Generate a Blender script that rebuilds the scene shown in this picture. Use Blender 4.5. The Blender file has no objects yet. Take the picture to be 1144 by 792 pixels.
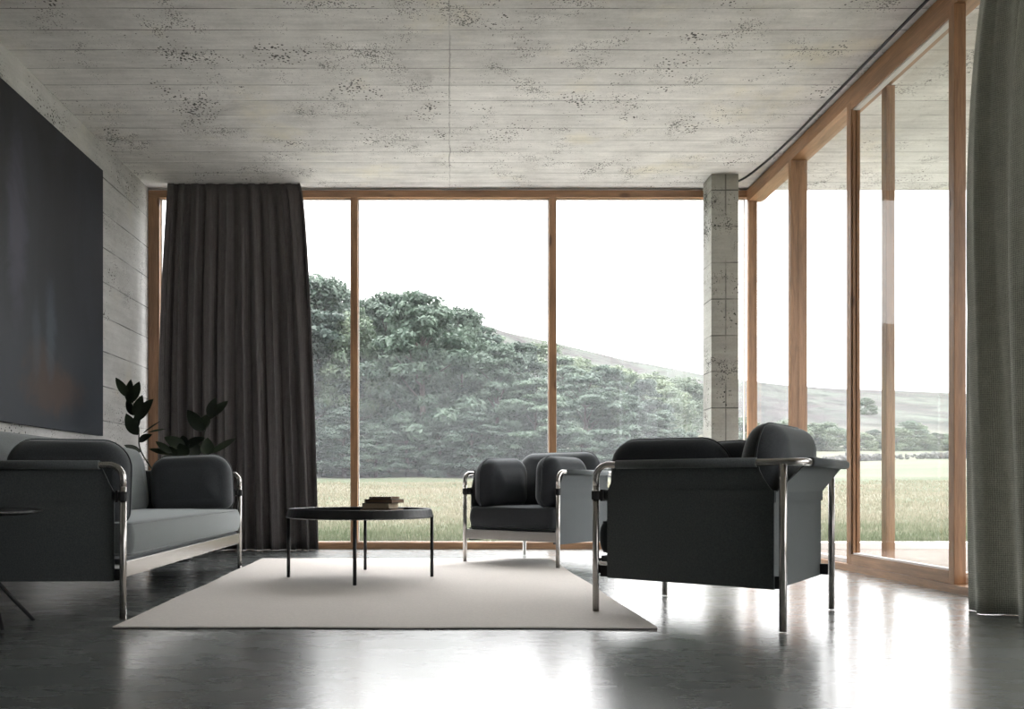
import bpy, bmesh, math, random
import numpy as np
from mathutils import Vector, Matrix, Euler

PI = math.pi
S = bpy.context.scene
C = S.collection

# ---------------------------------------------------------------- camera
F = 932.0                     # focal length in pixels of the 1144x792 frame
cd = bpy.data.cameras.new('camera')
cam = bpy.data.objects.new('camera', cd)
C.objects.link(cam)
cam.location = (0, 0, 0.56)
cam.rotation_euler = (PI / 2, 0, 0)
cd.sensor_fit = 'HORIZONTAL'
cd.sensor_width = 36
cd.lens = F / 1144 * 36
cd.shift_x = (572 - 503) / 1144
cd.shift_y = (543.5 - 396) / 1144
cd.clip_end = 3000
cd.clip_start = 0.05
S.camera = cam

# ---------------------------------------------------------------- view, sky
S.view_settings.view_transform = 'Standard'
S.view_settings.look = 'None'
S.view_settings.exposure = 1.0
S.view_settings.gamma = 1.0
S.view_settings.use_curve_mapping = False
S.cycles.use_denoising = True
S.cycles.max_bounces = 10
S.cycles.diffuse_bounces = 6
S.cycles.glossy_bounces = 5
S.cycles.transparent_max_bounces = 24
S.cycles.volume_bounces = 0
S.cycles.sample_clamp_indirect = 8
S.cycles.caustics_reflective = False

SKY_LOW, SKY_HIGH = 2.0, 8.0          # an overcast sky: brighter towards the zenith
w = bpy.data.worlds.new('overcast_sky')
S.world = w
w.use_nodes = True
nt = w.node_tree
nt.nodes.clear()
o_ = nt.nodes.new('ShaderNodeOutputWorld')
bg = nt.nodes.new('ShaderNodeBackground')
tc = nt.nodes.new('ShaderNodeTexCoord')
sp = nt.nodes.new('ShaderNodeSeparateXYZ')
mr = nt.nodes.new('ShaderNodeMapRange')
mr.interpolation_type = 'SMOOTHSTEP'
mr.inputs['From Min'].default_value = 0.345
mr.inputs['From Max'].default_value = 0.80
mr.inputs['To Min'].default_value = SKY_LOW
mr.inputs['To Max'].default_value = SKY_HIGH
nt.links.new(tc.outputs['Generated'], sp.inputs[0])
nt.links.new(sp.outputs['Z'], mr.inputs['Value'])
nt.links.new(mr.outputs[0], bg.inputs['Strength'])
bg.inputs['Color'].default_value = (0.985, 0.965, 0.975, 1)
nt.links.new(bg.outputs[0], o_.inputs[0])
w.cycles.sampling_method = 'MANUAL'
w.cycles.sample_map_resolution = 512

# ---------------------------------------------------------------- material helpers
class NT:
    def __init__(s, name):
        s.m = bpy.data.materials.new(name)
        s.m.use_nodes = True
        s.t = s.m.node_tree
        s.t.nodes.clear()
        s.out = s.t.nodes.new('ShaderNodeOutputMaterial')
    def n(s, kind, **kw):
        nd = s.t.nodes.new('ShaderNode' + kind)
        for k, v in kw.items():
            if k == 'ins':
                for a, b in v.items():
                    nd.inputs[a].default_value = b
            else:
                setattr(nd, k, v)
        return nd
    def l(s, a, b):
        s.t.links.new(a, b)
    def math(s, op, a, b=None, c=None, clamp=False):
        nd = s.n('Math', operation=op, use_clamp=clamp)
        for i, v in enumerate((a, b, c)):
            if v is None: continue
            if isinstance(v, (int, float)): nd.inputs[i].default_value = v
            else: s.l(v, nd.inputs[i])
        return nd.outputs[0]
    def mix(s, f, a, b, blend='MIX'):
        nd = s.n('Mix', data_type='RGBA', blend_type=blend)
        for idx, v in ((0, f), (6, a), (7, b)):
            if isinstance(v, (int, float)): nd.inputs[idx].default_value = v
            elif isinstance(v, tuple): nd.inputs[idx].default_value = (*v, 1) if len(v) == 3 else v
            else: s.l(v, nd.inputs[idx])
        return nd.outputs[2]
    def ramp(s, f, a, b, smooth=True):
        nd = s.n('MapRange', clamp=True)
        if smooth: nd.interpolation_type = 'SMOOTHSTEP'
        nd.inputs['From Min'].default_value = a
        nd.inputs['From Max'].default_value = b
        s.l(f, nd.inputs['Value'])
        return nd.outputs[0]
    def noise(s, vec, scale, detail=4, rough=0.55, dist=0.0):
        nd = s.n('TexNoise', ins={'Scale': scale, 'Detail': detail, 'Roughness': rough, 'Distortion': dist})
        s.l(vec, nd.inputs['Vector'])
        return nd.outputs['Fac']
    def pos(s, scale=(1, 1, 1), off=(0, 0, 0), obj=False):
        g = s.n('TexCoord').outputs['Object'] if obj else s.n('NewGeometry').outputs['Position']
        mp = s.n('Mapping')
        mp.inputs['Scale'].default_value = scale
        mp.inputs['Location'].default_value = off
        s.l(g, mp.inputs['Vector'])
        return mp.outputs[0]
    def bump(s, h, strength, dist=0.01):
        nd = s.n('Bump', ins={'Strength': strength, 'Distance': dist})
        s.l(h, nd.inputs['Height'])
        return nd.outputs[0]
    def pbr(s, col, rough, normal=None, **ins):
        b = s.n('BsdfPrincipled')
        for k, v in (('Base Color', col), ('Roughness', rough)):
            if isinstance(v, tuple): b.inputs[k].default_value = (*v, 1)
            elif isinstance(v, (int, float)): b.inputs[k].default_value = v
            else: s.l(v, b.inputs[k])
        if normal is not None: s.l(normal, b.inputs['Normal'])
        for k, v in ins.items():
            k = k.replace('_', ' ')
            if isinstance(v, (int, float, tuple)): b.inputs[k].default_value = v
            else: s.l(v, b.inputs[k])
        s.l(b.outputs[0], s.out.inputs['Surface'])
        return b

def concrete(name, axis, pitch, base, seam=None, joint=None, pits=1.0):
    """board-marked concrete; axis = world axis across the boards"""
    k = NT(name)
    p = k.pos()
    sep = k.n('SeparateXYZ'); k.l(p, sep.inputs[0])
    A = sep.outputs['XYZ'.index(axis)]
    wob = k.noise(p, 1.3, 2)
    a = k.math('ADD', k.math('DIVIDE', A, pitch), k.math('MULTIPLY', wob, 0.06))
    idx = k.math('FLOOR', a)
    fr = k.math('FRACT', a)
    wn = k.n('TexWhiteNoise', noise_dimensions='1D'); k.l(idx, wn.inputs['W'])
    board = wn.outputs['Value']
    # stretched streaks that follow the boards
    sc = [1.1, 1.1, 1.1]; sc['XYZ'.index(axis)] = 9.0
    st = k.noise(k.pos(tuple(sc)), 2.0, 6, 0.65)
    big = k.noise(p, 0.75, 5, 0.6, 0.4)
    mid = k.noise(p, 3.5, 8, 0.7)
    fine = k.noise(p, 60, 4, 0.7)
    v = k.math('ADD', 0.42, k.math('MULTIPLY', board, 0.16))
    v = k.math('ADD', v, k.math('MULTIPLY', k.math('SUBTRACT', st, 0.5), 0.75))
    v = k.math('ADD', v, k.math('MULTIPLY', k.math('SUBTRACT', big, 0.5), 0.75))
    v = k.math('ADD', v, k.math('MULTIPLY', k.math('SUBTRACT', mid, 0.5), 0.7))
    v = k.math('ADD', v, k.math('MULTIPLY', k.math('SUBTRACT', fine, 0.5), 0.35), clamp=True)
    dark = tuple(c * 0.50 for c in base); light = tuple(min(1, c * 1.22) for c in base)
    col = k.mix(v, dark, light)
    # yellowish blotches
    yb = k.ramp(k.noise(k.pos((1, 1, 1), (3.3, 7.1, 2.2)), 1.6, 5, 0.6), 0.55, 0.78)
    col = k.mix(k.math('MULTIPLY', yb, 0.5), col, (base[0] * 0.98, base[1] * 0.92, base[2] * 0.72))
    stn = k.ramp(k.noise(k.pos((1, 1, 1), (1.3, 9.1, 6.2)), 2.1, 7, 0.72, 0.6), 0.56, 0.78)
    col = k.mix(k.math('MULTIPLY', stn, 0.45), col, tuple(c * 0.38 for c in base))
    # joints between the boards
    d = k.math('MINIMUM', fr, k.math('SUBTRACT', 1.0, fr))
    jl = k.math('SUBTRACT', 1.0, k.ramp(d, 0.004, 0.026))
    brk = k.ramp(k.noise(k.pos((1, 1, 1), (9, 2, 5)), 2.6, 4, 0.6), 0.36, 0.60)
    jl = k.math('MULTIPLY', jl, k.math('ADD', 0.22, k.math('MULTIPLY', brk, 0.65)))
    # air holes in clusters
    vo = k.n('TexVoronoi', ins={'Scale': 42.0}); k.l(k.pos((1, 1, 1)), vo.inputs['Vector'])
    cl = k.ramp(k.noise(k.pos((1, 1, 1), (5, 5, 1)), 2.3, 6, 0.75), 0.47, 0.70)
    nz = k.noise(p, 45, 3)
    thr = k.math('MULTIPLY', k.math('MULTIPLY', cl, 0.50 * pits), k.math('ADD', 0.35, nz))
    pit = k.math('LESS_THAN', vo.outputs['Distance'], thr)
    vo2 = k.n('TexVoronoi', ins={'Scale': 75.0}); k.l(p, vo2.inputs['Vector'])
    cl2 = k.ramp(k.noise(k.pos((1, 1, 1), (1, 8, 4)), 3.1, 6, 0.75), 0.43, 0.70)
    pit2 = k.math('LESS_THAN', vo2.outputs['Distance'], k.math('MULTIPLY', cl2, 0.5 * pits))
    hole = k.math('MAXIMUM', pit, k.math('MULTIPLY', pit2, 0.8))
    mark = k.math('MAXIMUM', jl, hole)
    if seam is not None:
        ax2, at = seam
        sd = k.math('ABSOLUTE', k.math('SUBTRACT', k.math('ADD', sep.outputs['XYZ'.index(ax2)], k.math('MULTIPLY', mid, 0.05)), at + 0.02))
        sl = k.math('SUBTRACT', 1.0, k.ramp(sd, 0.002, 0.007))
        mark = k.math('MAXIMUM', mark, k.math('MULTIPLY', sl, k.math('ADD', 0.06, k.math('MULTIPLY', brk, 0.45))))
    if joint is not None:
        ax2, at, w2 = joint
        sd = k.math('ABSOLUTE', k.math('SUBTRACT', sep.outputs['XYZ'.index(ax2)], at))
        sl = k.math('SUBTRACT', 1.0, k.ramp(sd, w2, w2 * 3))
        mark = k.math('MAXIMUM', mark, k.math('MULTIPLY', sl, k.math('MULTIPLY', brk, 0.6)))
    col = k.mix(mark, col, tuple(c * 0.13 for c in base))
    h = k.math('SUBTRACT', k.math('ADD', k.math('MULTIPLY', fine, 0.25), k.math('MULTIPLY', board, 0.4)), k.math('MULTIPLY', mark, 1.3))
    k.pbr(col, 0.8, k.bump(h, 0.55, 0.006), Specular_IOR_Level=0.3)
    return k.m

def wood(name, axis, base=(0.38, 0.205, 0.105), rough=0.42):
    k = NT(name)
    sc = [14.0, 14.0, 14.0]; sc['XYZ'.index(axis)] = 1.1
    p = k.pos(tuple(sc))
    g = k.noise(p, 2.2, 7, 0.65, 0.6)
    g2 = k.noise(p, 9.0, 4, 0.6)
    big = k.noise(k.pos(), 1.7, 3)
    v = k.math('ADD', k.math('ADD', k.math('MULTIPLY', g, 0.8), k.math('MULTIPLY', g2, 0.35)), k.math('MULTIPLY', k.math('SUBTRACT', big, 0.5), 0.4), clamp=True)
    col = k.mix(k.ramp(v, 0.3, 0.9), tuple(c * 0.55 for c in base), tuple(min(1, c * 1.3) for c in base))
    sc2 = [5.0, 5.0, 5.0]; sc2['XYZ'.index(axis)] = 1.9
    vo = k.n('TexVoronoi', ins={'Scale': 1.0}); k.l(k.pos(tuple(sc2)), vo.inputs['Vector'])
    kn = k.math('SUBTRACT', 1.0, k.ramp(vo.outputs['Distance'], 0.05, 0.14))
    col = k.mix(k.math('MULTIPLY', kn, 0.7), col, (0.08, 0.035, 0.02))
    k.pbr(col, rough, k.bump(v, 0.15, 0.002), Specular_IOR_Level=0.6)
    return k.m

def fabric(name, base, scale=1.0, var=0.35, weave=False, trans=0.0, sheen=0.25):
    k = NT(name)
    p = k.pos(obj=True)
    n1 = k.noise(p, 900 * scale, 2, 0.6)
    n2 = k.noise(p, 160 * scale, 4, 0.7)
    n3 = k.noise(p, 3.0, 3, 0.5)
    v = k.math('ADD', k.math('MULTIPLY', n2, 0.6), k.math('MULTIPLY', n1, 0.4))
    h = v
    if weave:
        sep = k.n('SeparateXYZ'); k.l(k.n('UVMap').outputs[0], sep.inputs[0])
        jit = k.math('MULTIPLY', k.noise(p, 45, 4, 0.7), 9.0)
        wa = k.math('SINE', k.math('ADD', k.math('MULTIPLY', sep.outputs[0], 720.0), jit))
        wb = k.math('SINE', k.math('ADD', k.math('MULTIPLY', sep.outputs[1], 720.0), jit))
        wv = k.math('MULTIPLY', k.math('ADD', k.math('ADD', wa, wb), 2.0), 0.25)
        sl = k.noise(k.pos((1, 1, 1), obj=True), 14, 4, 0.8)
        v = k.math('ADD', k.math('MULTIPLY', v, 0.40), k.math('ADD', k.math('MULTIPLY', sl, 0.25), k.math('MULTIPLY', wv, 0.35)))
        h = v
    col = k.mix(k.ramp(v, 0.25, 0.75), tuple(c * (1 - var) for c in base), tuple(min(1, c * (1 + var)) for c in base))
    col = k.mix(k.math('MULTIPLY', n3, 0.3), col, tuple(c * 0.75 for c in base))
    b = k.pbr(col, 0.92, k.bump(h, 0.35, 0.002), Specular_IOR_Level=0.15, Sheen_Weight=sheen, Sheen_Roughness=0.45)
    b.inputs['Sheen Tint'].default_value = (0.8, 0.85, 0.85, 1)
    if trans > 0:
        t = k.n('BsdfTranslucent'); k.l(col, t.inputs[0])
        mx = k.n('MixShader', ins={0: trans})
        k.l(b.outputs[0], mx.inputs[1]); k.l(t.outputs[0], mx.inputs[2]); k.l(mx.outputs[0], k.out.inputs['Surface'])
    return k.m

def plain(name, col, rough=0.5, metal=0.0, spec=0.5):
    k = NT(name)
    n = k.noise(k.pos(obj=True), 40, 3)
    c = k.mix(k.math('MULTIPLY', n, 0.35), col, tuple(x * 0.75 for x in col))
    k.pbr(c, rough, Metallic=metal, Specular_IOR_Level=spec)
    return k.m

def glass_mat():
    """thin pane: Schlick reflection over a clear transmission, the same for every ray"""
    k = NT('window_glass')
    g = k.n('NewGeometry')
    dt = k.n('VectorMath', operation='DOT_PRODUCT')
    k.l(g.outputs['Normal'], dt.inputs[0]); k.l(g.outputs['Incoming'], dt.inputs[1])
    c = k.math('ABSOLUTE', dt.outputs['Value'])
    f = k.math('POWER', k.math('SUBTRACT', 1.0, c, clamp=True), 5.0)
    f = k.math('ADD', 0.014, k.math('MULTIPLY', f, 0.55), clamp=True)
    tr = k.n('BsdfTransparent', ins={'Color': (0.975, 0.985, 0.98, 1)})
    gl = k.n('BsdfGlossy', ins={'Roughness': 0.0, 'Color': (1, 1, 1, 1)})
    mx = k.n('MixShader')
    k.l(f, mx.inputs[0]); k.l(tr.outputs[0], mx.inputs[1]); k.l(gl.outputs[0], mx.inputs[2])
    k.l(mx.outputs[0], k.out.inputs['Surface'])
    return k.m

def floor_mat():
    k = NT('polished_concrete_floor')
    p = k.pos()
    big = k.noise(p, 0.9, 6, 0.65, 0.5)
    mid = k.noise(k.pos((1, 2.2, 1)), 3.0, 8, 0.7)
    fine = k.noise(p, 90, 4, 0.7)
    v = k.math('ADD', k.math('MULTIPLY', big, 0.5), k.math('ADD', k.math('MULTIPLY', mid, 0.35), k.math('MULTIPLY', fine, 0.15)))
    col = k.mix(k.ramp(v, 0.3, 0.72), (0.115, 0.130, 0.128), (0.180, 0.196, 0.190))
    rg = k.math('ADD', 0.26, k.math('MULTIPLY', k.ramp(mid, 0.3, 0.75), 0.03))
    h = k.noise(k.pos((1, 3.0, 1)), 7, 5, 0.6)
    b = k.pbr(col, rg, k.bump(k.math('ADD', k.math('MULTIPLY', h, 0.6), k.math('MULTIPLY', fine, 0.08)), 0.025, 0.004))
    b.inputs['IOR'].default_value = 3.4
    b.inputs['Coat Weight'].default_value = 1.0
    b.inputs['Coat IOR'].default_value = 2.0
    b.inputs['Coat Roughness'].default_value = 0.22
    return k.m

def field_mat():
    k = NT('meadow_ground')
    p = k.pos()
    sep = k.n('SeparateXYZ'); k.l(p, sep.inputs[0])
    a = k.noise(k.pos((0.35, 1, 1)), 0.22, 5, 0.6)
    b = k.noise(p, 2.2, 6, 0.75)
    c = k.noise(k.pos((1, 1, 1)), 22, 5, 0.8)
    straw, green, deep = (0.090, 0.082, 0.062), (0.052, 0.062, 0.040), (0.026, 0.042, 0.024)
    m = k.ramp(k.math('ADD', k.math('MULTIPLY', a, 0.6), k.math('MULTIPLY', b, 0.4)), 0.40, 0.60)
    near = k.math('SUBTRACT', 1.0, k.ramp(sep.outputs[1], 11.0, 18.0))
    col = k.mix(m, green, straw)
    col = k.mix(k.math('MULTIPLY', near, 0.5), col, green)
    col = k.mix(k.math('MULTIPLY', k.ramp(c, 0.45, 0.75), 0.55), col, deep)
    # heath on the hillside: brown and pale patches, dark walls of bracken
    far = k.ramp(sep.outputs[1], 95.0, 150.0)
    hn = k.noise(k.pos((0.03, 0.012, 0.05)), 1.6, 9, 0.72, 0.8)
    hn2 = k.noise(k.pos((0.06, 0.03, 0.12), (4, 2, 1)), 2.6, 8, 0.75)
    hc = k.mix(k.ramp(hn, 0.42, 0.6), (0.044, 0.052, 0.043), (0.029, 0.024, 0.026))
    hc = k.mix(k.math('MULTIPLY', k.ramp(hn2, 0.5, 0.62), 0.9), hc, (0.010, 0.012, 0.010))
    hc = k.mix(k.math('MULTIPLY', k.ramp(hn2, 0.5, 0.36), 0.4), hc, (0.070, 0.070, 0.060))
    col = k.mix(far, col, hc)
    k.pbr(col, 0.95, Specular_IOR_Level=0.1)
    return k.m

def leaf_mat(name, a, b, trans=0.35, rough=0.6, spec=0.3, scale=0.8):
    k = NT(name)
    oi = k.n('ObjectInfo').outputs['Random']
    n = k.noise(k.pos(), scale, 4, 0.7)
    f = k.math('ADD', k.math('MULTIPLY', n, 0.8), k.math('MULTIPLY', oi, 0.3), clamp=True)
    col = k.mix(k.ramp(f, 0.3, 0.8), a, b)
    bs = k.pbr(col, rough, Specular_IOR_Level=spec)
    if trans > 0:
        t = k.n('BsdfTranslucent'); k.l(col, t.inputs[0])
        mx = k.n('MixShader', ins={0: trans})
        k.l(bs.outputs[0], mx.inputs[1]); k.l(t.outputs[0], mx.inputs[2]); k.l(mx.outputs[0], k.out.inputs['Surface'])
    return k.m

def painting_mat():
    k = NT('dark_abstract_canvas')
    p = k.pos()
    sep = k.n('SeparateXYZ'); k.l(p, sep.inputs[0])
    n = k.noise(k.pos((1, 1, 0.35)), 1.6, 6, 0.6, 0.6)
    fine = k.noise(p, 300, 2)
    col = k.mix(k.ramp(n, 0.35, 0.7), (0.008, 0.009, 0.012), (0.020, 0.022, 0.029))
    low = k.math('SUBTRACT', 1.0, k.ramp(sep.outputs[2], 0.95, 2.4))
    col = k.mix(k.math('MULTIPLY', low, 0.65), col, (0.034, 0.042, 0.056))
    def blob(y, z, ry, rz, soft, c, amt, col):
        dy = k.math('DIVIDE', k.math('SUBTRACT', sep.outputs[1], y), ry)
        dz = k.math('DIVIDE', k.math('SUBTRACT', sep.outputs[2], z), rz)
        d = k.math('SQRT', k.math('ADD', k.math('MULTIPLY', dy, dy), k.math('MULTIPLY', dz, dz)))
        d = k.math('ADD', d, k.math('MULTIPLY', k.math('SUBTRACT', k.noise(p, 3.2, 5, 0.7, 1.2), 0.5), 1.9))
        return k.mix(k.math('MULTIPLY', k.math('SUBTRACT', 1.0, k.ramp(d, 1 - soft, 1 + soft)), amt), col, c)
    col = blob(5.62, 1.22, 0.36, 0.15, 0.55, (0.075, 0.042, 0.026), 0.6, col)
    col = blob(5.42, 1.42, 0.16, 0.10, 0.6, (0.06, 0.04, 0.032), 0.6, col)
    col = blob(5.55, 1.60, 0.06, 0.28, 0.6, (0.055, 0.075, 0.095), 0.7, col)
    col = blob(5.36, 1.52, 0.05, 0.22, 0.6, (0.05, 0.065, 0.08), 0.5, col)
    col = blob(5.12, 2.15, 0.10, 0.45, 0.7, (0.07, 0.07, 0.10), 0.6, col)
    k.pbr(col, 0.55, k.bump(k.math('ADD', k.math('MULTIPLY', fine, 0.3), n), 0.2, 0.003), Specular_IOR_Level=0.35)
    return k.m

M = {}
M['ceiling'] = concrete('board_marked_concrete_ceiling', 'Y', 0.222, (0.76, 0.74, 0.715), seam=('X', 0.0), pits=1.0)
M['wall'] = concrete('board_marked_concrete_wall', 'Z', 0.27, (0.56, 0.555, 0.545), pits=0.8)
M['column'] = concrete('board_marked_concrete_column', 'Z', 0.31, (0.42, 0.42, 0.385), joint=('X', 2.35, 0.003), pits=1.25)
M['terrace'] = concrete('terrace_concrete', 'Y', 0.9, (0.13, 0.105, 0.085), pits=0.2)
M['bounce_pale'] = plain('bounce_slab_pale', (0.88, 0.86, 0.84), 0.8)  # for the added slab that bounces daylight indoors
M['kerb'] = plain('pale_kerb_concrete', (0.75, 0.72, 0.70), 0.7)
M['floor'] = floor_mat()
M['wood_x'] = wood('oak_along_x', 'X')
M['wood_y'] = wood('oak_along_y', 'Y')
M['wood_z'] = wood('oak_along_z', 'Z')
M['glass'] = glass_mat()
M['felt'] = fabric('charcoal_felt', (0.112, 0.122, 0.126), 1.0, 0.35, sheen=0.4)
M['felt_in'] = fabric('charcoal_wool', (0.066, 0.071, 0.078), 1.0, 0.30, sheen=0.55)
M['felt_shaded'] = fabric('charcoal_wool_shaded', (0.042, 0.046, 0.053), 1.0, 0.30, sheen=0.35)  # shaded copy of the cushion wool, shade put into the colour
M['felt_lit'] = fabric('charcoal_wool_lit', (0.15, 0.162, 0.165), 1.0, 0.25, sheen=0.5)  # lit copy of the cushion wool, window light put into the colour
M['strap'] = plain('black_webbing', (0.016, 0.016, 0.018), 0.7)
M['steel'] = plain('brushed_steel', (0.50, 0.48, 0.46), 0.26, 1.0)
M['black'] = plain('black_lacquer', (0.010, 0.010, 0.012), 0.38)
M['rug'] = fabric('cream_wool', (0.72, 0.67, 0.63), 0.5, 0.12, sheen=0.1)
M['rug_back'] = plain('dark_rug_backing', (0.03, 0.028, 0.026), 0.9)
M['curtain_dark'] = fabric('charcoal_linen', (0.165, 0.150, 0.150), 0.8, 0.35, weave=True, trans=0.16)
M['curtain_grey'] = fabric('grey_green_linen', (0.47, 0.47, 0.43), 0.8, 0.5, weave=True, trans=0.38)
M['paint'] = painting_mat()
M['track'] = plain('dark_track', (0.03, 0.032, 0.036), 0.5)
M['field'] = field_mat()
def grass_mat():
    k = NT('meadow_grass')
    sep = k.n('SeparateXYZ'); k.l(k.pos(), sep.inputs[0])
    n = k.noise(k.pos((0.5, 1, 1)), 1.1, 5, 0.75)
    far = k.ramp(sep.outputs[1], 10.5, 17.0)
    f = k.math('ADD', k.math('MULTIPLY', k.math('SUBTRACT', n, 0.5), 1.9), k.math('ADD', 0.34, k.math('MULTIPLY', far, 0.5)), clamp=True)
    col = k.mix(f, (0.060, 0.088, 0.046), (0.22, 0.20, 0.155))
    bs = k.pbr(col, 0.8, Specular_IOR_Level=0.1)
    t = k.n('BsdfTranslucent'); k.l(col, t.inputs[0])
    mx = k.n('MixShader', ins={0: 0.3})
    k.l(bs.outputs[0], mx.inputs[1]); k.l(t.outputs[0], mx.inputs[2]); k.l(mx.outputs[0], k.out.inputs['Surface'])
    return k.m
M['grass'] = grass_mat()
M['leaf_a'] = leaf_mat('tree_leaves_green', (0.030, 0.052, 0.038), (0.115, 0.160, 0.112), 0.3)
M['leaf_b'] = leaf_mat('tree_leaves_dark', (0.020, 0.036, 0.028), (0.078, 0.112, 0.082), 0.3)
M['leaf_c'] = leaf_mat('tree_leaves_pale', (0.045, 0.070, 0.045), (0.13, 0.165, 0.10), 0.3)
M['bark'] = plain('tree_bark', (0.06, 0.05, 0.045), 0.9)
M['plant'] = leaf_mat('house_plant_leaf', (0.008, 0.014, 0.008), (0.022, 0.034, 0.016), 0.05, 0.35, 0.4, 6)
M['stem'] = plain('plant_stem', (0.02, 0.026, 0.014), 0.6)
M['pot'] = plain('dark_ceramic', (0.02, 0.02, 0.022), 0.5)
M['soil'] = plain('soil', (0.02, 0.014, 0.01), 0.95)
M['stone'] = plain('dry_stone', (0.032, 0.032, 0.031), 0.9)
M['book_a'] = plain('brown_book_cover', (0.10, 0.055, 0.035), 0.6)
M['book_b'] = plain('dark_book_cover', (0.035, 0.028, 0.025), 0.6)
M['book_c'] = plain('tan_book_cover', (0.20, 0.125, 0.075), 0.6)
M['pages'] = plain('aged_pages', (0.52, 0.42, 0.30), 0.8)
M['pages_brown'] = plain('brown_pages', (0.24, 0.15, 0.10), 0.8)

# ---------------------------------------------------------------- object helpers
def mk(name, bm, mat, parent=None, smooth=False, loc=None, bevel=0.0):
    me = bpy.data.meshes.new(name)
    bmesh.ops.recalc_face_normals(bm, faces=bm.faces)
    bm.to_mesh(me); bm.free()
    for mm in (mat if isinstance(mat, (list, tuple)) else [mat]): me.materials.append(mm)
    if smooth:
        me.polygons.foreach_set('use_smooth', [True] * len(me.polygons))
    o = bpy.data.objects.new(name, me)
    C.objects.link(o)
    if loc is not None: o.location = loc
    if parent is not None: o.parent = parent
    if bevel:
        b = o.modifiers.new('bevel', 'BEVEL'); b.width = bevel; b.segments = 2; b.limit_method = 'ANGLE'
    return o

def tag(o, label=None, cat=None, group=None, kind=None):
    if label: o['label'] = label
    if cat: o['category'] = cat
    if group: o['group'] = group
    if kind: o['kind'] = kind
    return o

def empty(name, loc=(0, 0, 0), rz=0.0, **kw):
    o = bpy.data.objects.new(name, None)
    o.empty_display_size = 0.1
    C.objects.link(o)
    o.location = loc; o.rotation_euler = (0, 0, rz)
    return tag(o, **kw)

def box(bm, x0, x1, y0, y1, z0, z1, mi=0):
    vs = [bm.verts.new((x, y, z)) for z in (z0, z1) for y in (y0, y1) for x in (x0, x1)]
    for q in ((0, 2, 3, 1), (4, 5, 7, 6), (0, 1, 5, 4), (2, 6, 7, 3), (0, 4, 6, 2), (1, 3, 7, 5)):
        f = bm.faces.new([vs[i] for i in q]); f.material_index = mi
    return vs

def BX(*a, mi=0):
    bm = bmesh.new(); box(bm, *a, mi=mi); return bm

def fillet(pts, r, n=8):
    """round the corners of a polyline; r per corner or one value"""
    out = [Vector(pts[0])]
    for i in range(1, len(pts) - 1):
        a, b, c = Vector(pts[i - 1]), Vector(pts[i]), Vector(pts[i + 1])
        rr = r[i - 1] if isinstance(r, (list, tuple)) else r
        u = (a - b).normalized(); v = (c - b).normalized()
        if rr <= 0: out.append(b); continue
        for k in range(n + 1):
            t = k / n * PI / 2
            out.append(b + u * rr * (1 - math.sin(t)) + v * rr * (1 - math.cos(t)))
    out.append(Vector(pts[-1]))
    return out

def tube(bm, pts, r, seg=14, cap=True, closed=False):
    pts = [Vector(p) for p in pts]
    n = len(pts)
    rad = r if isinstance(r, (list, tuple)) else [r] * n
    rings = []
    t0 = (pts[1] - pts[0]).normalized()
    up = Vector((0, 0, 1)) if abs(t0.z) < 0.9 else Vector((1, 0, 0))
    nrm = t0.cross(up).normalized()
    for i in range(n):
        if closed: t = (pts[(i + 1) % n] - pts[i - 1]).normalized()
        elif i == 0: t = t0
        elif i == n - 1: t = (pts[-1] - pts[-2]).normalized()
        else: t = (pts[i + 1] - pts[i - 1]).normalized()
        nrm = (nrm - t * nrm.dot(t)).normalized()
        bi = t.cross(nrm)
        rings.append([bm.verts.new(pts[i] + (nrm * math.cos(a) + bi * math.sin(a)) * rad[i]) for a in [2 * PI * k / seg for k in range(seg)]])
    m = n if closed else n - 1
    for i in range(m):
        A, B = rings[i], rings[(i + 1) % n]
        for k in range(seg):
            f = bm.faces.new((A[k], A[(k + 1) % seg], B[(k + 1) % seg], B[k])); f.smooth = True
    if cap and not closed:
        bm.faces.new(rings[0]); bm.faces.new(list(reversed(rings[-1])))
    return bm

def TB(*a, **k):
    bm = bmesh.new(); tube(bm, *a, **k); return bm

def outline(hw, hh, r, n=8, low=1.0):
    r = max(min(r, hw, hh), 0.0005)
    rt, rl = r, max(r * low, 0.0005)
    pts = []
    for cx, cy, a0, r in ((hw - rt, hh - rt, 0, rt), (-hw + rt, hh - rt, PI / 2, rt), (-hw + rl, -hh + rl, PI, rl), (hw - rl, -hh + rl, 1.5 * PI, rl)):
        for k in range(n + 1):
            a = a0 + k / n * PI / 2
            pts.append((cx + r * math.cos(a), cy + r * math.sin(a)))
    return pts

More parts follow.
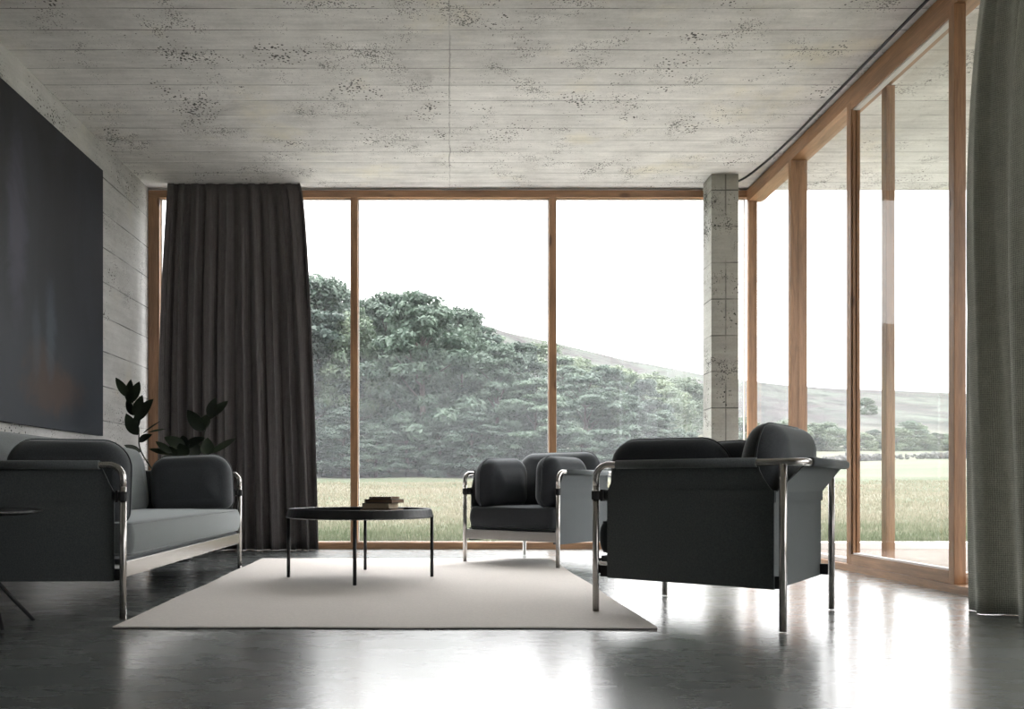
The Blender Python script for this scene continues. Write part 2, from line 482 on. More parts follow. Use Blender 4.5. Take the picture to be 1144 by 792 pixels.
def cushion(wd, ht, th, r, edge, mat4, seed=0, bulge=0.02, flat=0.25, wr=0.004, low=1.0, pipes=(0.0,)):
    """soft cushion: rounded outline wd x ht in local XZ, th thick along Y, seam half way"""
    rnd = random.Random(seed)
    ph = [rnd.uniform(0, 6.28) for _ in range(6)]
    bm = bmesh.new()
    hw, hh = wd / 2, ht / 2
    prof = []
    for k in range(0, 9):
        a = k / 8 * PI / 2
        prof.append((edge * (1 - math.cos(a)), (th / 2 - bulge) * math.sin(a)))
    mx = min(hw, hh)
    for q in (0.1, 0.25, 0.45, 0.7, 0.93):
        d = edge + (mx - edge) * q
        prof.append((d, th / 2 - bulge + bulge * math.sin(q * PI / 2)))
    full = [(d, -z) for d, z in reversed(prof[1:])] + prof
    rings = []
    for d, y in full:
        ring = []
        for (x, z) in outline(hw - d, hh - d, max(r - d * 0.6, (mx - d) * flat), low=low):
            k = wr * (math.sin(x * 17 + ph[0]) * math.sin(z * 13 + ph[1]) + 0.6 * math.sin(x * 31 + z * 23 + ph[2]))
            s = 1 if y > 0 else -1
            v = Vector((x + wr * math.sin(z * 19 + ph[3]) * 0.6, y + s * k, z + wr * math.sin(x * 15 + ph[4]) * 0.8))
            ring.append(bm.verts.new(mat4 @ v))
        rings.append(ring)
    for A, B in zip(rings, rings[1:]):
        n = len(A)
        for i in range(n):
            bm.faces.new((A[i], A[(i + 1) % n], B[(i + 1) % n], B[i]))
    bm.faces.new(rings[0]); bm.faces.new(rings[-1])
    pip = bmesh.new()
    for py_ in pipes:
        pts = []
        q = min(1.0, abs(py_) / (th / 2 - bulge))
        e = edge * (1 - math.sqrt(max(0, 1 - q * q))) - 0.001
        for (x, z) in outline(hw - e, hh - e, r - e * 0.6, low=low):
            pts.append(mat4 @ Vector((x + wr * math.sin(z * 19 + ph[3]) * 0.6, py_, z + wr * math.sin(x * 15 + ph[4]) * 0.8)))
        tube(pip, pts, 0.004, seg=6, closed=True)
    return bm, pip

def T(x, y, z, rx=0, ry=0, rz=0):
    return Matrix.Translation((x, y, z)) @ Euler((rx, ry, rz)).to_matrix().to_4x4()

# ---------------------------------------------------------------- the room
XL, XR, YB, YF, ZC = -2.70, 2.65, 7.456, -4.0, 3.228
tag(mk('floor', BX(XL - 0.3, XR + 0.12, YF, YB + 0.10, -0.2, 0), M['floor']), 'dark grey polished concrete floor mirroring the windows', kind='structure')
tag(mk('ceiling', BX(XL - 0.3, 4.95, YF, YB + 0.06, ZC, ZC + 0.3), M['ceiling']), 'board marked concrete ceiling slab running out over the terrace', kind='structure')
tag(mk('wall_left', BX(XL - 0.3, XL, YF, YB + 0.06, 0, ZC), M['wall']), 'board marked concrete side wall behind the sofa', kind='structure')
tag(mk('wall_rear', BX(XL, XR, YF - 0.2, YF, 0, ZC), M['wall']), 'concrete wall behind the viewpoint', kind='structure')
tag(mk('wall_right', BX(XR, XR + 0.2, YF, 0.2, 0, ZC), M['wall']), 'concrete wall on the right behind the viewpoint', kind='structure')
tag(mk('terrace_slab', BX(XR + 0.121, 4.95, YF, YB, -0.2, -0.001), M['terrace']), 'brown concrete terrace slab outside the side glazing', kind='structure')
tag(mk('terrace_kerb', BX(XR + 0.121, 4.95, YB + 0.001, YB + 0.13, -0.2, 0.060), M['kerb'], bevel=0.006), 'low pale kerb along the end of the terrace', kind='structure')
tag(mk('added_bounce_slab', BX(XL - 0.3, 4.95, YB + 0.131, 9.0, -0.3, -0.06), M['bounce_pale']), 'unseen pale slab added outside the back windows to bounce light inside', kind='structure')  # added below the sight line to bounce daylight onto the ceiling

# column in front of the back glazing
tag(mk('column', BX(2.229, 2.461, 7.12, 7.354, 0, ZC), M['column'], bevel=0.004), 'square board marked concrete column before the corner', kind='structure')

# back glazing (window_1)
w1 = empty('window_1', (0, YB, 0), label='wide back window with slim oak frame facing the trees', kind='structure')
fy0, fy1 = 0.0, 0.07
def w1p(name, x0, x1, z0, z1, mat):
    return mk(name, BX(x0, x1, fy0, fy1, z0, z1), mat, w1, bevel=0.002)
w1p('window_head', XL, XR + 0.075, 3.144, 3.207, M['wood_x'])
w1p('window_sill', XL, XR + 0.075, 0.0, 0.060, M['wood_x'])
w1p('window_jamb', XL, XL + 0.10, 0.06, 3.144, M['wood_z'])
mull = [-0.859, 0.917]
for x in mull: w1p('mullion', x - 0.031, x + 0.031, 0.06, 3.144, M['wood_z'])
mk('head_gap', BX(XL, XR + 0.075, 0.02, 0.07, 3.207, ZC), M['kerb'], w1)
edges = [XL + 0.10, mull[0], mull[1], XR]
for a, b in zip(edges, edges[1:]):
    a2 = a + (0.031 if a in mull else 0); b2 = b - (0.031 if b in mull else 0)
    mk('glass_pane', BX(a2, b2, 0.035, 0.041, 0.06, 3.144), M['glass'], w1)
    bd = bmesh.new()
    for (p0, p1, q0, q1) in ((a2, a2 + .008, .06, 3.144), (b2 - .008, b2, .06, 3.144), (a2, b2, .06, .068), (a2, b2, 3.136, 3.144)):
        box(bd, p0, p1, 0.045, 0.062, q0, q1)
    mk('glazing_bead', bd, M['kerb'], w1)

# side glazing (window_2): fixed lights, sliding leaf, outer leaf
w2 = empty('window_2', (XR, 0, 0), label='long side glazing with deep oak posts opening to the terrace', kind='structure')
def w2p(name, x0, x1, y0, y1, z0, z1, mat, bev=0.002):
    return mk(name, BX(x0, x1, y0, y1, z0, z1), mat, w2, bevel=bev)
w2p('window_head', 0.0, 0.14, 0.2, YB, 3.10, 3.2079, M['wood_y'])
w2p('head_gap', 0.03, 0.12, 0.2, YB, 3.2081, 3.2279, M['track'])
w2p('window_sill', -0.012, 0.16, 0.2, YB, 0.0, 0.045, M['wood_y'])
w2p('corner_post', 0.0, 0.078, YB - 0.045, YB, 0.045, 3.10, M['wood_z'])
w2p('post', 0.0, 0.128, 6.49, 6.54, 0.045, 3.10, M['wood_z'])
w2p('post', 0.062, 0.12, 4.06, 4.105, 0.045, 3.10, M['wood_z'])
w2p('post', 0.0, 0.128, 2.55, 2.60, 0.045, 3.10, M['wood_z'])
w2p('post', 0.0, 0.128, 1.2, 1.26, 0.045, 3.10, M['wood_z'])
for a, b in ((6.54, YB - 0.045), (5.60, 6.49)):
    w2p('glass_pane', 0.055, 0.061, a, b, 0.075, 3.10, M['glass'], 0)
    w2p('bottom_bead', 0.03, 0.085, a, b, 0.045, 0.075, M['kerb'], 0.002)
# sliding leaf, in the inner track
dl = empty('door_1', (XR, 0, 0), label='sliding oak framed glass door leaf on the inner track', kind='structure')
def dp(name, x0, x1, y0, y1, z0, z1, mat, par=dl):
    return mk(name, BX(x0, x1, y0, y1, z0, z1), mat, par, bevel=0.002)
z0l, z1l = 0.046, 3.099
dp('door_stile', -0.004, 0.058, 5.51, 5.57, z0l, z1l, M['wood_z'])
dp('door_stile', -0.004, 0.058, 4.38, 4.43, z0l, z1l, M['wood_z'])
dp('door_rail', -0.004, 0.058, 4.43, 5.51, z0l, 0.113, M['wood_y'])
dp('door_rail', -0.004, 0.058, 4.43, 5.51, 3.05, z1l, M['wood_y'])
dp('glass_pane', 0.024, 0.030, 4.43, 5.51, 0.113, 3.05, M['glass'])
bd = bmesh.new()
for (a, b, p0, p1) in ((4.44, 5.50, .113, .123), (4.44, 5.50, 3.04, 3.05)):
    box(bd, 0.008, 0.046, a, b, p0, p1)
mk('glazing_bead', bd, M['kerb'], dl)
bd = bmesh.new()
for (a, b) in ((4.43, 4.44), (5.50, 5.51)):
    for x0_, x1_ in ((0.006, 0.022), (0.032, 0.048)): box(bd, x0_, x1_, a, b, .113, 3.05)
mk('glazing_bead', bd, M['wood_z'], dl)
# outer leaf, in the outer track
do = empty('door_2', (XR + 0.10, 0, 0), label='outer glass door leaf behind the sliding one', kind='structure')
dp('door_stile', 0.0, 0.055, 5.26, 5.32, 0.10, 3.09, M['wood_z'], do)
dp('door_stile', 0.0, 0.055, 4.11, 4.16, 0.10, 3.09, M['wood_z'], do)
dp('door_rail', 0.0, 0.055, 4.16, 5.26, 0.046, 0.10, M['kerb'], do)
dp('glass_pane', 0.024, 0.030, 4.16, 5.26, 0.10, 3.06, M['glass'], do)
w2p('outer_rail', 0.045, 0.10, 2.60, 4.06, 0.046, 0.105, M['wood_y'])
w2p('glass_pane', 0.075, 0.081, 2.60, 4.06, 0.105, 3.10, M['glass'], 0)
w2p('glass_pane', 0.075, 0.081, 1.26, 2.55, 0.046, 3.10, M['glass'], 0)
w2p('glass_pane', 0.075, 0.081, 0.2, 1.2, 0.046, 3.10, M['glass'], 0)

# curtain track
tp = [(-2.55, 7.33, ZC - 0.008), (2.42, 7.33, ZC - 0.008), (2.60, 6.85, ZC - 0.008), (2.61, 6.2, ZC - 0.008), (2.61, 1.4, ZC - 0.008)]
def smooth_path(pts, n=10):
    out = []
    P = [Vector(p) for p in pts]
    P = [P[0]] + P + [P[-1]]
    for i in range(1, len(P) - 2):
        for k in range(n):
            t = k / n
            a, b, c, d = P[i - 1], P[i], P[i + 1], P[i + 2]
            out.append(0.5 * ((2 * b) + (-a + c) * t + (2 * a - 5 * b + 4 * c - d) * t * t + (-a + 3 * b - 3 * c + d) * t ** 3))
    out.append(P[-1]); return out
trk = smooth_path([(2.35, 7.38, ZC - 0.008), (2.52, 7.25, ZC - 0.008), (2.585, 6.85, ZC - 0.008), (2.61, 6.3, ZC - 0.008)], 8)
trk += [Vector((2.61, 1.4, ZC - 0.008))]
tag(mk('curtain_track', TB(trk, 0.009, seg=6), M['track']), 'thin dark curtain track curving along the concrete ceiling', 'curtain track')

# ---------------------------------------------------------------- furniture
ARM, BELT0, BELT1, BOT = 0.652, 0.495, 0.542, 0.155
def sheet(bm, rows, th, nrm):
    """solid sheet from rows of points (rows x cols); th along nrm"""
    n = Vector(nrm).normalized() * th
    g1 = [[bm.verts.new(Vector(p)) for p in r] for r in rows]
    g2 = [[bm.verts.new(Vector(p) - n) for p in r] for r in rows]
    R, K = len(rows), len(rows[0])
    for i in range(R - 1):
        for j in range(K - 1):
            bm.faces.new((g1[i][j], g1[i][j + 1], g1[i + 1][j + 1], g1[i + 1][j]))
            bm.faces.new((g2[i][j], g2[i + 1][j], g2[i + 1][j + 1], g2[i][j + 1]))
    for i in range(R - 1):
        bm.faces.new((g1[i][0], g1[i + 1][0], g2[i + 1][0], g2[i][0]))
        bm.faces.new((g1[i][-1], g2[i][-1], g2[i + 1][-1], g1[i + 1][-1]))
    for j in range(K - 1):
        bm.faces.new((g1[0][j], g2[0][j], g2[0][j + 1], g1[0][j + 1]))
        bm.faces.new((g1[-1][j], g1[-1][j + 1], g2[-1][j + 1], g2[-1][j]))

def seat_unit(name, W, D, loc, rz, label, cat, n_back=1, seed=0, group=None):
    """tube framed seat with fabric sling body; front faces local -y"""
    t = empty(name, loc, rz, label=label, cat=cat, group=group)
    hw, hd = W / 2, D / 2
    R = 0.0145
    for sx in (-1, 1):
        l = mk('leg', TB([(sx * hw, -hd, 0), (sx * hw, -hd, 0.56)], R), M['steel'], t, smooth=False)
        l = mk('leg', TB([(sx * hw, hd, 0), (sx * hw, hd, ARM - 0.006)], R), M['steel'], t)
    yb = hd + 0.075
    pts = fillet([(-hw, -hd, 0.56), (-hw, -hd, ARM), (-hw, yb, ARM), (hw, yb, ARM), (hw, -hd, ARM), (hw, -hd, 0.56)], [0.06, 0.075, 0.075, 0.06])
    mk('arm_tube', TB(pts, R), M['steel'], t)
    xi = hw - 0.020
    # side slings
    for sx in (-1, 1):
        bm = bmesh.new()
        y0t, y1t = -hd + 0.10, hd - 0.10
        y0b, y1b = -hd + 0.045, hd - 0.04
        tube(bm, [(sx * hw, y0t, ARM), (sx * hw, y1t, ARM)], 0.0195, seg=14)
        rows = []
        for k in range(5):
            f = k / 4
            x = hw - 0.012 - (0.008) * f ** 0.7
            z = ARM + (BELT1 - 0.01 - ARM) * f
            ya = y0t + (y0b - y0t) * f; yc = y1t + (y1b - y1t) * f ** 1.6
            rows.append([(sx * x, ya + (yc - ya) * j / 6, z) for j in range(7)])
        for z in (BELT0, 0.35, BOT + 0.02, BOT):
            rows.append([(sx * (xi + 0.002 * math.sin(j)), y0b + (y1b - y0b) * j / 6, z) for j in range(7)])
        sheet(bm, rows, 0.006, (sx, 0, 0))
        mk('side_panel', bm, M['felt'], t)
    # back sling
    bm = bmesh.new()
    xb = hw - 0.085
    tube(bm, [(-xb, yb, ARM), (xb, yb, ARM)], 0.0195, seg=14)
    rows = []
    for k in range(5):
        f = k / 4
        y = yb - (yb - (hd - 0.04)) * f
        z = ARM + 0.004 + (BELT1 - 0.02 - ARM) * f
        xx = xb + (xi - 0.008 - xb) * f
        rows.append([(-xx + 2 * xx * j / 6, y, z) for j in range(7)])
    for z in (BELT0, 0.35, BOT + 0.02, BOT):
        rows.append([(-(xi - 0.008) + 2 * (xi - 0.008) * j / 6, hd - 0.04, z) for j in range(7)])
    sheet(bm, rows, 0.006, (0, 1, 0))
    mk('back_panel', bm, M['felt'], t)
    # belt around the body, looped round the front legs
    bm = bmesh.new()
    for sx in (-1, 1):
        a, b = sorted((sx * (xi + 0.001), sx * (xi + 0.008)))
        box(bm, a, b, -hd + 0.04, hd - 0.035, BELT0, BELT1)
    box(bm, -xi, xi, hd - 0.038, hd - 0.033, BELT0, BELT1)
    mk('belt', bm, M['felt'], t)
    for sx in (-1, 1):
        bm = bmesh.new()
        tube(bm, [(sx * hw, -hd, BELT0 + 0.004), (sx * hw, -hd, BELT1 - 0.004)], 0.019, seg=12)
        a, b = sorted((sx * (hw - 0.012), sx * (hw - 0.030)))
        box(bm, a, b, -hd + 0.005, -hd + 0.055, BELT0 + 0.006, BELT1 - 0.006)
        a, b = sorted((sx * (hw + 0.003), sx * (hw - 0.034)))
        box(bm, a, b, -hd + 0.022, -hd + 0.034, BELT0 - 0.002, BELT1 + 0.002)
        mk('strap', bm, M['strap'], t, bevel=0.002)
    # rails
    mk('front_rail', BX(-hw + 0.012, hw - 0.012, -hd - 0.004, -hd + 0.006, 0.172, 0.240), M['steel'], t, bevel=0.002)
    for sx in (-1, 1):
        a, b = sorted((sx * (xi - 0.020), sx * (xi - 0.010)))
        mk('side_rail', BX(a, b, -hd + 0.006, hd - 0.006, 0.158, 0.207), M['black'], t)
    mk('rear_rail', BX(-xi + 0.02, xi - 0.02, hd - 0.062, hd - 0.050, 0.158, 0.207), M['black'], t)
    mk('seat_base', BX(-xi + 0.010, xi - 0.010, -hd + 0.012, hd - 0.066, 0.225, 0.250), M['felt_in'], t)
    # cushions
    sofa = n_back > 1
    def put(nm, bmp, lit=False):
        mat = (M['felt_in'] if nm == 'back_cushion' else M['felt_shaded']) if not sofa else (M['felt_lit'] if lit else M['felt_in'])  # one wool throughout; how each cushion is lit is put into its colour
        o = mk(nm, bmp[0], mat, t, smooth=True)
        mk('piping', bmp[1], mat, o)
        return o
    sd = D + 0.0
    # seat: lies flat -> thickness vertical
    mt = T(0, -0.035, 0.332, PI / 2, 0, 0)
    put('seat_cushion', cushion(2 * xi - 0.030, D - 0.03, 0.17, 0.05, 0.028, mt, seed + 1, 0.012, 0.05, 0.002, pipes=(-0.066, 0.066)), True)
    # side cushions
    for sx in (-1, 1):
        mt = T(sx * (xi - 0.115), -0.115, 0.582, 0, sx * 0.03, PI / 2)
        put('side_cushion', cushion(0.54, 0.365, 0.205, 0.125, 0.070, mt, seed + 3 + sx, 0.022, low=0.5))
    # back cushions
    bw = (2 * xi - 0.05) / n_back
    for k in range(n_back):
        cx = -xi + 0.025 + bw * (k + 0.5)
        mt = T(cx, hd - 0.125, 0.600, -0.10, 0, 0)
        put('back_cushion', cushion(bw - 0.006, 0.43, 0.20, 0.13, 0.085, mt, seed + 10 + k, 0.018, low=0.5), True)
    return t

seat_unit('armchair', 0.80, 0.78, (0.665, 6.20, 0.008), math.radians(-39.2),
          'charcoal armchair with steel tube frame, centre of the room facing the coffee table', 'armchair', 1, 11, 'tube framed charcoal armchairs')
seat_unit('armchair', 0.75, 0.80, (1.19, 3.745, 0.003), math.radians(-127.6),
          'charcoal armchair nearest the viewer, seen from behind before the side glazing', 'armchair', 1, 23, 'tube framed charcoal armchairs')
seat_unit('sofa', 2.19, 0.80, (-1.820, 4.632, 0.0), math.radians(91.5),
          'charcoal two seat sofa with steel tube arms along the concrete wall', 'sofa', 2, 37)

# rug
bm = bmesh.new()
co = [(-1.33, 3.285), (0.812, 3.270), (0.765, 6.40), (-1.445, 6.42)]
rp = []
rnd = random.Random(4)
for i in range(4):
    a, b = Vector(co[i]), Vector(co[(i + 1) % 4])
    nn = Vector((b.y - a.y, -(b.x - a.x))).normalized()
    for k in range(24):
        f = k / 24
        rp.append(a.lerp(b, f) + nn * 0.006 * math.sin(f * 15 + i) * math.sin(f * PI))
top = [bm.verts.new((p.x, p.y, 0.009)) for p in rp]
mid = [bm.verts.new((p.x, p.y, 0.004)) for p in rp]
bot = [bm.verts.new((p.x, p.y, 0.0005)) for p in rp]
bm.faces.new(top)
for i in range(len(rp)):
    j = (i + 1) % len(rp)
    bm.faces.new((mid[i], mid[j], top[j], top[i]))
    f = bm.faces.new((bot[i], bot[j], mid[j], mid[i])); f.material_index = 1
f = bm.faces.new(bot); f.material_index = 1
tag(mk('rug', bm, [M['rug'], M['rug_back']]), 'large flat cream rug lying under the coffee table', 'rug')

# coffee table
ct = empty('coffee_table', (-0.548, 5.09, 0.009), label='round black tray coffee table on the cream rug', cat='coffee table')
def lathe(prof, seg=72):
    bm = bmesh.new()
    rings = []
    for r, z in prof:
        if r < 1e-5: rings.append([bm.verts.new((0, 0, z))])
        else: rings.append([bm.verts.new((r * math.cos(2 * PI * k / seg), r * math.sin(2 * PI * k / seg), z)) for k in range(seg)])
    for A, B in zip(rings, rings[1:]):
        for k in range(seg):
            j = (k + 1) % seg
            if len(A) == 1: bm.faces.new((A[0], B[j], B[k]))
            elif len(B) == 1: bm.faces.new((A[k], A[j], B[0]))
            else: bm.faces.new((A[k], A[j], B[j], B[k]))
    return bm
mk('tray_top', lathe([(0, 0.362), (0.43, 0.362), (0.447, 0.366), (0.447, 0.372), (0.432, 0.416), (0.428, 0.418), (0.424, 0.416), (0.436, 0.376), (0.43, 0.374), (0, 0.374)]), M['black'], ct)
for a in (100, 190, 280, 10):
    a = math.radians(a - 8)
    x, y = 0.436 * math.cos(a), 0.436 * math.sin(a)
    mk('leg', TB([(x, y, 0), (x, y, 0.363)], 0.0105), M['black'], ct)

# books on the coffee table
def book(name, cx, cy, z, wd, dp_, th, rz, cover, pages, label):
    b = empty(name, (cx, cy, z), rz, label=label, cat='book', group='books on the coffee table')
    c = bmesh.new()
    ct_ = 0.0022
    box(c, -wd / 2, wd / 2, -dp_ / 2, dp_ / 2, 0, ct_)
    box(c, -wd / 2, wd / 2, -dp_ / 2, dp_ / 2, th - ct_, th)
    box(c, -wd / 2, -wd / 2 + ct_, -dp_ / 2, dp_ / 2, ct_, th - ct_)
    mk('cover', c, cover, b)
    mk('pages', BX(-wd / 2 + ct_, wd / 2 - 0.004, -dp_ / 2 + 0.004, dp_ / 2 - 0.004, ct_, th - ct_), pages, b)
TZ = 0.3835
book('book', -0.415, 5.09, TZ, 0.215, 0.16, 0.042, -0.45, M['book_c'], M['pages_brown'], 'thick brown book at the bottom of the pile on the coffee table')
book('book', -0.425, 5.09, TZ + 0.043, 0.18, 0.14, 0.034, -0.36, M['book_b'], M['pages'], 'pale paged book with dark cover, second from the bottom of the pile')
book('book', -0.400, 5.08, TZ + 0.078, 0.20, 0.14, 0.022, -0.50, M['book_b'], M['pages_brown'], 'thin book sticking out to the right, second from the top of the pile')
book('book', -0.400, 5.09, TZ + 0.101, 0.15, 0.12, 0.014, -0.40, M['book_a'], M['pages_brown'], 'thin dark brown book on top of the pile on the coffee table')

# side table at the left edge
st = empty('side_table', (-1.95, 3.12, 0), label='black round side table with slanted thin legs in front of the sofa arm', cat='side table')
mk('table_top', lathe([(0, 0.452), (0.34, 0.452), (0.385, 0.463), (0.385, 0.470), (0.378, 0.472), (0, 0.472)], 64), M['black'], st)
for (fx, fy, tx, ty) in ((0.205, 0.375, -0.06, 0.12), (0.20, 0.14, 0.14, 0.05), (-0.30, -0.12, -0.08, -0.03), (0.05, -0.36, 0.02, -0.1)):
    mk('leg', TB([(fx, fy, 0.0), (tx, ty, 0.453)], 0.0085, seg=10), M['black'], st)

# painting
bm = BX(XL + 0.002, XL + 0.042, 3.55, 6.39, 0.947, 2.98)
tag(mk('painting', bm, M['paint'], bevel=0.003), 'large dark abstract canvas hanging on the concrete wall above the sofa', 'painting')

# ---------------------------------------------------------------- curtains
def curtain(name, path_fn, n_f, z0, z1, mat, label, seed, amp=0.045, cols=420, rows=40, along=1.2):
    rnd = random.Random(seed)
    fr = [(rnd.uniform(0.7, 1.4), rnd.uniform(0, 6.28), rnd.uniform(0.5, 1.0)) for _ in range(5)]
    bm = bmesh.new()
    uvl = bm.loops.layers.uv.new('UVMap')
    grid = []
    for j in range(rows + 1):
        v = j / rows                      # 0 bottom .. 1 top
        row = []
        for i in range(cols + 1):
            u = i / cols
            warp = u + 0.006 * math.sin(u * 23 + fr[0][1]) + 0.012 * math.sin(u * 9 + v * 1.2 + fr[1][1])
            ph = warp * n_f * 2 * PI
            big = math.sin(ph + 0.35 * math.sin(v * 3 + fr[2][1]))
            d = amp * (1.15 - 0.45 * v) * (math.copysign(abs(big) ** 0.8, big))
            d += amp * 0.35 * (1 - 0.5 * v) * math.sin(ph * 2.3 + fr[3][1] + v * 1.5)
            d += amp * 0.12 * math.sin(ph * 5.1 + v * 5)
            d *= 1 - 0.7 * v ** 12
            p, n = path_fn(u, v)
            tan = Vector((n.y, -n.x, 0))
            s = amp * 0.5 * math.sin(2 * ph + 1.0) * (1 - v * 0.3)
            z = z0 + (z1 - z0) * v
            row.append(bm.verts.new((p.x + n.x * d + tan.x * s, p.y + n.y * d + tan.y * s, z)))
        grid.append(row)
    for j in range(rows):
        for i in range(cols):
            f = bm.faces.new((grid[j][i], grid[j][i + 1], grid[j + 1][i + 1], grid[j + 1][i]))
            f.smooth = True
            for lp, (a, b) in zip(f.loops, ((i, j), (i + 1, j), (i + 1, j + 1), (i, j + 1))):
                lp[uvl].uv = (a / cols * along * 2.0, b / rows * (z1 - z0))
    o = mk(name, bm, mat, smooth=True)
    s = o.modifiers.new('thickness', 'SOLIDIFY'); s.thickness = 0.002
    tag(o, label, 'curtain')
    return o

def lp(u, v):   # back left curtain
    xt0, xt1 = -2.49, -1.315
    wide = (1 - v) ** 0.55 if v < 1 else 0
    x0 = xt0 - 0.09 * math.sin(min(1, (1 - v) * 1.6) * PI / 2) * (1 if v < 1 else 0)
    x1 = xt1 + 0.17 * wide
    return Vector((x0 + (x1 - x0) * u, 7.345, 0)), Vector((0, -1, 0))
curtain('curtain', lp, 10, 0.004, ZC - 0.001, M['curtain_dark'], 'dark charcoal curtain hanging in folds at the left end of the back window', 5, amp=0.040)

def rp_(u, v):  # right curtain, along the side glazing
    yt0 = 3.86 - 0.10 * (1 - v) ** 2 + 0.12 * math.sin((1 - v) * PI)
    x = 2.56 - 0.17 * (1 - v) ** 0.7 + 0.03 * math.sin(v * 5)
    return Vector((x, yt0 - u * 0.80, 0)), Vector((-1, 0, 0))
curtain('curtain', rp_, 2.6, 0.002, ZC - 0.012, M['curtain_grey'], 'grey green coarse linen curtain at the right edge of the side glazing', 8, cols=220, amp=0.055, along=0.9)

# ---------------------------------------------------------------- potted plant beside the sofa
pl = empty('potted_plant', (-2.10, 6.30, 0), label='dark leaved potted plant standing between the sofa and the charcoal curtain', cat='potted plant')
mk('pot', lathe([(0, 0), (0.13, 0), (0.15, 0.02), (0.175, 0.36), (0.172, 0.375), (0.16, 0.37), (0.155, 0.33), (0, 0.33)], 40), M['pot'], pl, smooth=False)
mk('soil', lathe([(0, 0.33), (0.157, 0.332), (0.157, 0.345), (0, 0.35)], 32), M['soil'], pl)
def pt(px, py, Y):
    """world point of a photo pixel at depth Y, relative to the plant's base"""
    return Vector(((px - 503) / F * Y + 2.10, Y - 6.30, 0.56 + (543.5 - py) / F * Y))
def leaf(base, tip, width, face=(0.3, -1, 0.25), fold=0.25, nm='leaf'):
    bm = bmesh.new()
    base, tip = Vector(base), Vector(tip)
    ax = tip - base; L = ax.length; ax.normalize()
    fn = Vector(face).normalized()
    side = ax.cross(fn).normalized(); up = side.cross(ax).normalized()
    n = 10
    rows = []
    for k in range(n + 1):
        f = k / n
        wv = width * (math.sin(PI * f ** 0.85)) ** 0.75 * 0.5 if 0 < k < n else 0.0005
        c = base + ax * L * f - up * (0.12 * L * f * f)
        rows.append((c - side * wv + up * fold * wv, c, c + side * wv + up * fold * wv))
    for sgn in (0, 1):
        off = up * (0.0012 * (1 if sgn else -1))
        g = [[bm.verts.new(p + off) for p in r] for r in rows]
        for a, b in zip(g, g[1:]):
            for i in (0, 1): bm.faces.new((a[i], a[i + 1], b[i + 1], b[i])).smooth = True
    mk(nm, bm, M['plant'], pl)
def stem(pts, r0=0.007, r1=0.003):
    p = smooth_path(pts, 6)
    n = len(p)
    mk('stem', TB(p, [r0 + (r1 - r0) * i / (n - 1) for i in range(n)], seg=7), M['stem'], pl)
YA = 6.20
stem([(0.0, 0.0, 0.34), (-0.06, 0.0, 0.55), pt(158, 505, YA), pt(155, 482, YA), pt(151, 462, YA), pt(147, 440, YA)])
stem([(0.02, 0.02, 0.34), (0.08, -0.02, 0.6), pt(224, 505, 6.1), pt(229, 482, 6.1), pt(236, 464, 6.1)])
stem([(0.03, 0.0, 0.34), (0.10, -0.04, 0.6), pt(206, 500, 6.05)])
stem([(-0.03, 0.0, 0.34), (-0.02, -0.08, 0.6), pt(192, 506, 6.0)])
LV = [  # base px, tip px, depth of base and tip, width
 ((144, 444), (129, 422), 6.20, 6.14, 0.065), ((146, 452), (144, 424), 6.20, 6.16, 0.085), ((147, 450), (155, 425), 6.21, 6.26, 0.075),
 ((149, 464), (140, 444), 6.22, 6.28, 0.06), ((151, 466), (158, 442), 6.20, 6.15, 0.075), ((151, 470), (169, 446), 6.19, 6.12, 0.085),
 ((154, 486), (140, 463), 6.20, 6.12, 0.095), ((154, 478), (152, 458), 6.23, 6.3, 0.06), ((155, 493), (168, 485), 6.20, 6.14, 0.055), ((157, 505), (140, 497), 6.20, 6.10, 0.05),
 ((160, 484), (178, 469), 6.25, 6.3, 0.014), ((166, 483), (185, 478), 6.25, 6.3, 0.016),
 ((227, 482), (209, 458), 6.10, 6.05, 0.095), ((227, 481), (231, 461), 6.12, 6.2, 0.085), ((235, 468), (239, 445), 6.10, 6.05, 0.085), ((234, 467), (254, 446), 6.10, 6.18, 0.075),
 ((207, 500), (184, 488), 6.05, 5.98, 0.085), ((207, 502), (203, 485), 6.08, 6.15, 0.07), ((206, 500), (227, 488), 6.05, 6.0, 0.075), ((214, 506), (222, 490), 6.1, 6.2, 0.06),
 ((231, 508), (232, 490), 6.08, 6.02, 0.10), ((236, 506), (264, 488), 6.08, 6.16, 0.05), ((192, 506), (174, 493), 6.0, 5.95, 0.05), ((190, 507), (166, 501), 6.0, 5.98, 0.04),
 ((194, 510), (176, 515), 6.0, 5.92, 0.05), ((198, 510), (184, 500), 6.02, 6.0, 0.08), ((208, 510), (200, 496), 6.05, 6.0, 0.10), ((220, 510), (214, 494), 6.08, 6.03, 0.10), ((186, 512), (172, 520), 6.02, 5.98, 0.045),
 ((244, 504), (252, 494), 6.1, 6.15, 0.03)]
for b, t_, yb_, yt_, wd in LV:
    leaf(pt(*b, yb_), pt(*t_, yt_), wd, (random.Random(b[0]).uniform(-0.4, 0.5), -1, 0.3))

